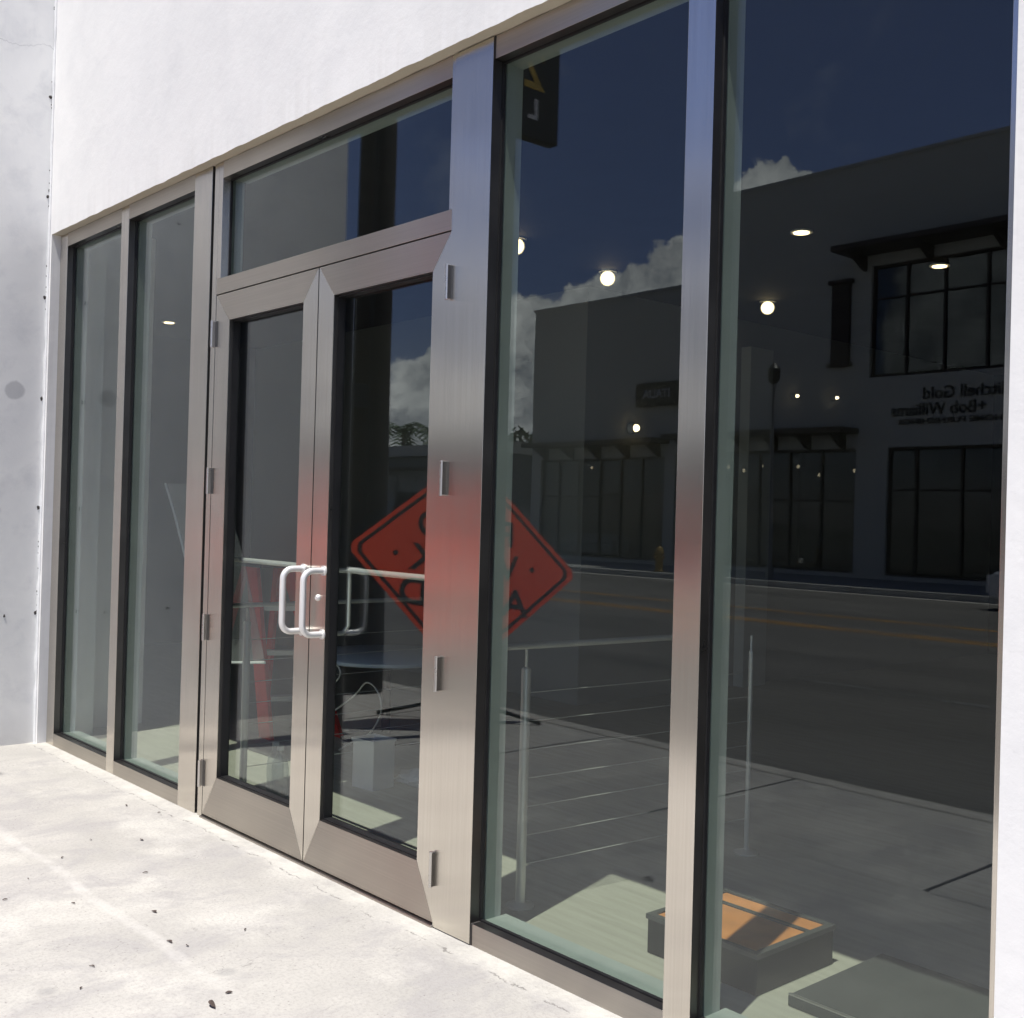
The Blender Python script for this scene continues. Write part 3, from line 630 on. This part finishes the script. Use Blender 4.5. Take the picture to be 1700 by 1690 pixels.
def diamond(bm, h, z0, z1, rnd=.06, mi=0):
    poly = []
    for (cx, cy) in ((1, 0), (0, 1), (-1, 0), (0, -1)):
        tx, ty = -cy, cx
        p = Vector((cx, cy))*h
        a = p + Vector((-cx - tx, -cy - ty))*rnd; b = p + Vector((-cx + tx, -cy + ty))*rnd
        for s in range(5):
            u = s/4; q = a*(1-u)**2 + p*2*u*(1-u)*.98 + p*0 + b*u*u
            q = a*(1-u)**2 + (p*.97)*2*u*(1-u) + b*u*u; poly.append((q.x, q.y))
    aprism(bm, poly, z0, z1, mi, 'Z'); return poly
bm = bmesh.new(); diamond(bm, H, -.006, .0, .042); bm.transform(inv @ SM); panel = link_mesh('sign_panel', bm, MT['orange'], rs)
# black border as a thin raised band
bm = bmesh.new(); bo = bmesh.new()
def dpoly(h, rnd):
    tmp = bmesh.new(); p = diamond(tmp, h, 0, .1, rnd); tmp.free(); return p
o1, i1 = dpoly(H*.948, .040), dpoly(H*.908, .036); n = len(o1)
Va = [bm.verts.new((x, y, .0015)) for x, y in o1]; Vb = [bm.verts.new((x, y, .0015)) for x, y in i1]; Wa = [bm.verts.new((x, y, .0)) for x, y in o1]; Wb = [bm.verts.new((x, y, .0)) for x, y in i1]
for k in range(n):
    j = (k+1) % n; bm.faces.new([Va[k], Va[j], Vb[j], Vb[k]]); bm.faces.new([Va[k], Wa[k], Wa[j], Va[j]]); bm.faces.new([Vb[k], Vb[j], Wb[j], Wb[k]])
bm.transform(inv @ SM); link_mesh('border', bm, MT['black'], panel)
for body, yy, sx in (('ROAD', .245, .93), ('WORK', -.02, .91), ('AHEAD', -.285, 1.03)):
    text_mesh('lettering', body, .280, MT['black'], panel, .0012, .004, inv @ SM @ Matrix.Translation((0, yy, .0018)), sx=sx)
for xx in (-.51, .51):
    bm = bmesh.new(); alathe(bm, [(.018, 0), (.018, .004)], (xx, .0, 0), 12); bm.transform(inv @ SM); link_mesh('rivet', bm, MT['darkmetal'], panel)
def rl(p): return tuple(Vector(p) - rs.location)
back = ctr - ny*.03
tube('mast', [rl(back + ez*.5), rl(back - ez*.6), rl((back.x - ny.x*.06, back.y - ny.y*.06, .16))], .018, MT['darkmetal'], rs); tube('cross_spar', [rl(ctr - ny*.012 - ex*H*.9), rl(ctr - ny*.012 + ex*H*.9)], .010, MT['darkmetal'], rs)
hub = Vector((back.x-ny.x*.06, back.y-ny.y*.06, .16))
for a, zf in ((35, .003), (145, .003), (215, -.14), (325, -.14)):
    f = hub + Vector((math.cos(R(a)), math.sin(R(a)), 0))*.62; f.z = .012 if f.y > KN else -.138
    tube('leg', [rl(hub), rl(f)], .014, MT['darkmetal'], rs)
bm = bmesh.new(); abox(bm, -.05, .05, -.05, .05, .1, .22, 0, .01); o = link_mesh('hub', bm, MT['darkmetal'], rs); o.location = (hub.x-rs.location.x, hub.y-rs.location.y, 0)
# --- utility pole
t = thing('utility_pole', 'dark weathered utility pole rising at the kerb, mirrored over the right door', 'utility pole', (-7.90, -2.72, 0))
bm = bmesh.new(); alathe(bm, [(.165, -.05), (.16, 2), (.15, 5), (.13, 9.5)], seg=20); link_mesh('pole', bm, MT['wood_pole'], t, True)
box('junction_box', -.13, .13, .10, .26, 2.35, 2.55, MT['darkmetal'], t, .01); tube('conduit', [(.12, .1, 0), (.12, .1, 5)], .022, MT['darkmetal'], t)
box('crossarm', -.9, .9, -.06, .06, 8.8, 8.95, MT['wood_pole'], t)
# --- banner pole
t = thing('banner_pole', 'dark hanging banner with gold and white lettering on a kerb pole, mirrored high up', 'banner', (-5.99, -2.33, 0))
bm = bmesh.new(); alathe(bm, [(.05, 0), (.045, 4), (.035, 5.6)], seg=14); link_mesh('pole', bm, MT['darkmetal'], t, True)
pn = box('banner_panel', -.095, .0, -.66, -.06, 4.20, 5.5, MT['black'], t, .01); box('bracket', -.06, -.03, -.1, 0, 5.4, 5.44, MT['darkmetal'], t); box('bracket', -.06, -.03, -.1, 0, 4.3, 4.34, MT['darkmetal'], t)
MB = Matrix(((0, 0, 1, .002), (1, 0, 0, -.41), (0, 1, 0, 4.54), (0, 0, 0, 1)))
text_mesh('lettering', '2', .42, MT['gold'], pn, .001, .006, MB @ Matrix.Translation((-.0, .14, 0))); text_mesh('lettering', 'L', .20, MT['offwhite'], pn, .0014, .006, MB @ Matrix.Translation((.0, -.14, 0)))
text_mesh('lettering', '2', .42, MT['gold'], pn, .001, .006, MB @ Matrix.Translation((.0, .58, 0)))

# --- shop building across the street
OY = -26.0
O = thing('shop_building', 'white two storey furniture shop with dark canopies across the street', 'building', (-20, OY, 0))
def ob(name, x0, x1, y0, y1, z0, z1, mat, par=None, bev=0):
    """box in world metres under the shop"""
    return box(name, x0+20, x1+20, y0-OY, y1-OY, z0, z1, mat, par or O, bev)
XS = -23.3
# ground floor openings: left bay -30.9..-25.0, middle bay -24.6..-17.7, right bay -16.7..-9; upper window -17.4..-9
def wallpieces(x0, x1, ztop, openings):
    bm = bmesh.new(); xs = sorted({x0, x1} | {a for o_ in openings for a in o_[:2]})
    for a, b in zip(xs, xs[1:]):
        zs = [(0, ztop)]
        for (p, q, r_, s_) in openings:
            if p <= a and b <= q:
                zs = [seg for (u, v) in zs for seg in ((u, min(v, r_)), (max(u, s_), v)) if seg[1] > seg[0]+1e-6]
        for (u, v) in zs: abox(bm, a+20, b+20, -.35, 0, u, v)
    bmesh.ops.remove_doubles(bm, verts=bm.verts, dist=1e-5)
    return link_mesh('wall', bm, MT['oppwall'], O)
wallpieces(-31.4, XS, 9.15, [(-30.9, -24.9, .12, 3.62), (-24.45, XS, .12, 3.70)])
wallpieces(XS, -4, 11.78, [(XS, -17.72, .12, 3.70), (-16.75, -5.2, .12, 3.70), (-17.35, -5.2, 5.66, 8.85)])
bm = bmesh.new(); abox(bm, -11.4, XS+20, -14, -13.7, 0, 9.15); abox(bm, -11.4, -11.05, -13.7, -.35, 0, 9.15); abox(bm, XS+20, 16, -14, -13.7, 0, 11.78); abox(bm, 15.7, 16, -13.7, -.35, 0, 11.78); abox(bm, XS+20, XS+20.3, -13.7, -.35, 9.15, 11.78)
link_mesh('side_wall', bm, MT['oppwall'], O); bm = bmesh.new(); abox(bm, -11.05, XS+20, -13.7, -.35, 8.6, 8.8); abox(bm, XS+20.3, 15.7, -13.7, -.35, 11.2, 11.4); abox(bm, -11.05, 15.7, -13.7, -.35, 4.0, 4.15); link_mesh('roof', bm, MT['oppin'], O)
link_mesh('shop_partition', (lambda b: (abox(b, -11.05, XS+20, -5.5, -5.35, 0, 8.6, 0), abox(b, XS+20.3, 15.7, -5.5, -5.35, 0, 11.2, 0), b)[2])(bmesh.new()), MT['oppin'], O)
ob('shop_floor', -31.0, -4.3, OY-5.3, OY-.35, .0, .12, MT['oppin'])
ob('amber_panel', -30.6, -25.4, OY-3.2, OY-3.1, .2, 2.5, MT['amber'])
def oppwin(x0, x1, z0, z1, vx, hz, label=None):
    w = ring('window', x0+20.0, x1+20.0, z0, z1, .07, -.22, -.10, MT['oppdark'], O)
    if label: plabel(w, label)
    ed = [x0+.07] + list(vx) + [x1-.07]; hh = [z0+.07] + list(hz) + [z1-.07]
    for x in vx: box('glazing_bar', x+20-.035, x+20+.035, -.21, -.09, z0+.07, z1-.07, MT['oppdark'], w)
    for z in hz: box('glazing_bar', x0+20+.07, x1+20-.07, -.205, -.095, z-.03, z+.03, MT['oppdark'], w)
    for a, b in zip(ed, ed[1:]):
        for u, v in zip(hh, hh[1:]):
            bm = bmesh.new(); abox(bm, a+20+.036, b+20-.036, -.158, -.150, u+.031, v-.031); link_mesh('pane', bm, MT['oppglass'], w)
oppwin(-30.9, -24.9, .12, 3.62, [-30.0, -28.96, -27.9, -26.92, -26.0], [2.28], 'long ground floor window at the left bay')
oppwin(-24.45, -17.72, .12, 3.70, [-23.3, -22.2, -21.1, -20.0, -18.9], [2.2], 'ground floor window behind the lamp post')
oppwin(-16.75, -5.2, .12, 3.70, [-15.9, -14.6, -13.0, -11, -9, -7], [2.5], 'ground floor window under the sign letters')
oppwin(-17.35, -5.2, 5.66, 8.85, [-16.3, -15.2, -14.0, -12.4, -10.6, -8.8, -7], [7.9], 'dark upper floor window above the sign letters')
def canopy(x0, x1, z, d, n, brx=None):
    c = ob('canopy', x0, x1, OY+.002, OY+d, z, z+.16, MT['oppdark'], None, .01)
    for k in range(n):
        x = x0 + .45 + (x1-x0-.9)*k/max(1, n-1)
        bm = bmesh.new(); aprism(bm, [(.002, z-.42), (.18, z-.36), (d*.8, z-.002), (.002, z-.002)], x+20-.06, x+20+.06, 0, 'X'); link_mesh('bracket', bm, MT['oppdark'], c)
canopy(-31.0, -24.7, 4.02, .95, 5); canopy(-24.3, -17.65, 4.10, .95, 6); canopy(-18.0, -5, 9.15, 1.1, 7)
bm = bmesh.new(); abox(bm, -11.45, XS+20, -.36, .05, 9.15, 9.24); abox(bm, XS+20, 16.05, -.36, .05, 11.78, 11.88); link_mesh('parapet_cap', bm, MT['oppwall'], O)
# narrow vertical dark shutter between the bays
sh = ob('wall_shutter', -18.56, -17.98, OY+.002, OY+.12, 6.15, 8.45, MT['oppdark'], None, .01)
ob('shutter_cap', -18.65, -17.89, OY+.003, OY+.2, 8.452, 8.56, MT['oppdark'], sh); ob('shutter_cap', -18.65, -17.89, OY+.003, OY+.2, 6.04, 6.148, MT['oppdark'], sh)
# letters on the band (facing the street, +Y)
ML = Matrix(((-1, 0, 0, 0), (0, 0, 1, .0), (0, 1, 0, 0), (0, 0, 0, 1)))
def opptext(body, size, xc, z, off=.012, sx=1.0, mat='black'):
    return text_mesh('wall_lettering', body, size, MT[mat], O, .015, off, Matrix.Translation((xc+20, .018, z)) @ ML, sx=sx)
opptext('Mitchell Gold', .46, -14.45, 5.12, .006); opptext('+Bob Williams', .46, -15.28, 4.70, .006); opptext('HOME FURNISHINGS', .21, -14.95, 4.38, .004, 1.5)
# dark blade sign reading ITALIA
sg = ob('hanging_sign', -26.1, -24.2, OY+.10, OY+.20, 5.28, 6.08, MT['black'], None, .01)
text_mesh('lettering', 'ITALIA', .42, MT['offwhite'], sg, .004, .004, Matrix.Translation((-5.15, .204, 5.68)) @ ML)
ob('sign_arm', -25.5, -25.4, OY+.002, OY+.10, 5.9, 5.98, MT['oppdark'], sg); ob('sign_arm', -24.9, -24.8, OY+.002, OY+.10, 5.9, 5.98, MT['oppdark'], sg)
for x, z in ((-23.36, 3.27), (-22.74, 3.15), (-22.03, 3.29), (-20.66, 3.26), (-19.89, 2.99), (-18.68, 3.12), (-29.7, 3.36)):
    bm = bmesh.new(); alathe(bm, [(.012, .09), (.05, .05), (.05, 0), (.02, -.03)], seg=12); o = link_mesh('shop_lamp', bm, MT['lamp2'], O, True); o.location = (x+20, -1.5, z)
# white seat shape added for a parked car's reflection in the shop glass
t = thing('sofa_for_reflection', 'added pale seat shape standing in for a car mirrored in the left shop window across the street', 'sofa_for_reflection', (-29.6, -27.3, .12))
box('seat', -1.4, 1.4, -.45, .45, .12, .45, MT['white'], t, .05); box('backrest', -1.4, 1.4, -.50, -.25, .455, .82, MT['white'], t, .05)
for s in (-1, 1): box('armrest', min(s*1.41, s*1.62), max(s*1.41, s*1.62), -.48, .46, .1, .62, MT['white'], t, .05)
# --- low shop further along the street
L = thing('low_building', 'low flat roofed building with patchy walls beyond the shop', 'building', (-45, -26, 0))
bm = bmesh.new(); abox(bm, -35, 12.4, -10, 0, 0, 3.9); link_mesh('wall', bm, MT['oppin'], L); 
tL = NT('patchy_wall'); pv = tL.pos(); nn = tL.noise(pv, 2.4, 5, .7, .4); tL.bsdf(tL.mix(tL.rng(nn, .57, .62), (.30, .31, .32), (.05, .05, .055)), .9)
L.children[0].data.materials[0] = tL.m
box('roof_edge', -35.2, 12.6, -10, .35, 3.901, 4.35, MT['oppwall'], L); box('awning', -35, 12.3, .002, .9, 3.3, 3.42, MT['oppdark'], L)
for k in range(9): box('door_opening', 9.5-k*4.6, 11-k*4.6, .001, .05, .0, 2.4, MT['oppdark'], L)
# --- trees behind the low building
def tree(x, y, h, rc, label, palm=False, seed=0):
    rnd = random.Random(seed); t = thing('palm_tree' if palm else 'tree', label, 'tree', (x, y, -.29))
    bm = bmesh.new(); atube(bm, [(0, 0, 0), (.1, .05, h*.4), (.0, .1, h*.85)], [.22, .17, .09], 10)
    if not palm:
        for k in range(6):
            a = k*1.05; atube(bm, [(.03, .05, h*.5), (math.cos(a)*rc*.5, math.sin(a)*rc*.5, h*.72), (math.cos(a)*rc*.75, math.sin(a)*rc*.75, h*.85)], [.09, .05, .02], 6)
    link_mesh('trunk', bm, MT['bark'], t, True); bm = bmesh.new()
    if palm:
        for k in range(22):
            a = rnd.uniform(0, 6.28); up = rnd.uniform(-.3, .9); prev = Vector((0, .1, h*.85)); d = Vector((math.cos(a), math.sin(a), up)).normalized(); w = Vector((-d.y, d.x, 0)).normalized()
            for s in range(9):
                p = prev + d*rc*.13; d = (d + Vector((0, 0, -.17))).normalized()
                for sgn in (-1, 1):
                    b1 = prev.lerp(p, .2); b2 = prev.lerp(p, .8); tip = prev.lerp(p, .9) + w*sgn*rc*.24 + Vector((0, 0, -.16))
                    bm.faces.new([bm.verts.new(b1), bm.verts.new(b2), bm.verts.new(tip)])
                prev = p
    else:
        cl = [(Vector((rnd.gauss(0, .42)*rc, rnd.gauss(0, .42)*rc, h*.78+rnd.gauss(0, .22)*rc)), rnd.uniform(.22, .4)*rc) for _ in range(16)]
        for _ in range(2600):
            c, r_ = rnd.choice(cl); v = Vector((rnd.gauss(0, 1), rnd.gauss(0, 1), rnd.gauss(0, 1))).normalized()*r_*rnd.uniform(.55, 1.05); p = c+v
            a = Vector((rnd.uniform(-1, 1), rnd.uniform(-1, 1), rnd.uniform(-1, 1))).normalized()*.17; b = a.orthogonal().normalized()*.11
            bm.faces.new([bm.verts.new(p-a), bm.verts.new(p+b), bm.verts.new(p+a), bm.verts.new(p-b)])
    link_mesh('crown', bm, MT['leaf'], t)
tree(-37.5, -34, 6.4, 2.2, 'round leafy tree behind the low building, nearest to the shop', seed=1); tree(-44.5, -36, 6.2, 2.2, 'leafy tree behind the low building, second from the shop', seed=2)
tree(-52, -35, 7.6, 2.2, 'palm tree left of the leafy trees behind the low building', True, 3); tree(-60, -37, 8.2, 2.2, 'farthest palm tree behind the low building', True, 4); tree(-68, -34, 7.0, 3.0, 'farthest leafy tree at the far end of the low building', seed=5)
# --- lamp post
t = thing('lamp_post', 'slim grey lamp post on the far sidewalk before the middle window', 'lamp post', (-18.0, -22.4, 0))
bm = bmesh.new(); alathe(bm, [(.11, 0), (.11, .3), (.06, .4), (.05, 5.2)], seg=14); link_mesh('pole', bm, simple('grey_pole', (.22, .22, .21), .6), t, True)
bm = bmesh.new(); alathe(bm, [(.06, 5.2), (.16, 5.3), (.18, 5.6), (.05, 5.75)], seg=14); link_mesh('lamp_head', bm, MT['darkmetal'], t, True)
# --- hydrant
t = thing('fire_hydrant', 'yellow fire hydrant on the far sidewalk', 'fire hydrant', (-21.6, -22.1, 0))
bm = bmesh.new(); alathe(bm, [(.15, 0), (.15, .05), (.11, .07), (.11, .5), (.14, .52), (.14, .56), (.10, .68), (.03, .74), (.03, .79)], seg=18); link_mesh('barrel', bm, MT['hyd'], t, True)
for v in ((1, 0), (-1, 0), (0, 1)): tube('nozzle', [(v[0]*.09, v[1]*.09, .42), (v[0]*.19, v[1]*.19, .42)], .045, MT['hyd'], t)
# --- parked car
t = thing('parked_car', 'white parked car with its nose showing at the right edge of the glass', 'car', (-8.55, -20.55, -.15))
bm = bmesh.new()
body = [(-2.25, .28), (-2.28, .55), (-2.15, .78), (-1.25, .90), (1.75, .95), (2.2, .88), (2.28, .55), (2.22, .28), (1.85, .22), (-1.9, .22)]
aprism(bm, body, -.88, .88); bmesh.ops.bevel(bm, geom=list(bm.edges), offset=.07, segments=3, affect='EDGES'); link_mesh('body', bm, MT['carpaint'], t, True)
bm = bmesh.new(); c = [(-1.2, .9), (-.45, 1.36), (.9, 1.40), (1.7, .95)]; A = [bm.verts.new((x, -.80+.14*(z > 1), z)) for x, z in c]; Bb = [bm.verts.new((x, .80-.14*(z > 1), z)) for x, z in c]
bm.faces.new(A); bm.faces.new(Bb[::-1])
for i in range(4): bm.faces.new([A[i], A[(i+1) % 4], Bb[(i+1) % 4], Bb[i]])
link_mesh('cabin_glass', bm, MT['oppdark'], t); box('roof', -.50, .95, -.64, .64, 1.375, 1.43, MT['carpaint'], t, .02)
for x in (-1.45, 1.45):
    for s in (-1, 1):
        bm = bmesh.new(); alathe(bm, [(.20, -.11), (.33, -.10), (.33, .10), (.20, .11)], seg=24); o = link_mesh('wheel', bm, MT['tyre'], t, True); o.rotation_euler = (R(90), 0, 0); o.location = (x, s*.80, .33)
        bm = bmesh.new(); alathe(bm, [(.19, -.113), (.19, .113)], seg=20); link_mesh('rim', bm, MT['alum'], o, True)
for s in (-1, 1): box('headlight', -2.27, -2.10, min(s*.5, s*.8), max(s*.5, s*.8), .60, .72, MT['alum'], t, .02)

# ================================================================ LITTER ON THE SIDEWALK
spots = [(-3.127, -.919, .030), (-4.824, -.761, .020), (-4.437, -1.115, .018), (-4.633, -.967, .012), (-4.248, -.93, .017), (-4.432, -.569, .022), (-3.985, -.731, .026), (-3.678, -.812, .030), (-3.609, -.775, .018),
         (-3.63, -1.097, .020), (-3.485, -1.185, .014), (-5.011, -.567, .020), (-4.881, -.388, .026), (-5.484, -.206, .026), (-5.267, -.137, .014), (-3.621, -.55, .020), (-3.178, -.845, .022), (-5.22, -.146, .012)]
for i, (x, y, s) in enumerate(spots):
    s *= .5 if i else .7; rnd = random.Random(i+40); bm = bmesh.new(); n = 6; ww = rnd.uniform(.2, .45); top = []; bot = []
    for k in range(n+1):
        u = k/n; w = s*ww*math.sin(math.pi*min(1, u*1.02))**.8 + .0006; cz = .002 + s*.28*math.sin(u*3.0+rnd.uniform(-.3, .3))*.6
        cy = s*.35*math.sin(u*2.6)
        top.append(bm.verts.new((s*(u*2-1), cy+w, cz+.002))); bot.append(bm.verts.new((s*(u*2-1), cy-w, cz)))
    for k in range(n): bm.faces.new([bot[k], bot[k+1], top[k+1], top[k]])
    o = tag(link_mesh('dry_leaf', bm, MT['dryleaf']), 'small dark dry leaf lying on the sunlit sidewalk' if i else 'largest dark curled leaf at the bottom edge of the sidewalk', 'leaf', 'dry leaves and twigs on the sidewalk')
    if i == 0: o['label'] = 'largest dark curled leaf on the sidewalk, near the bottom of the photo'; o.scale = (1.25, 1.3, 1.6)
    o.location = (x, y, .001); o.rotation_euler = (0, 0, rnd.uniform(0, 3.1))
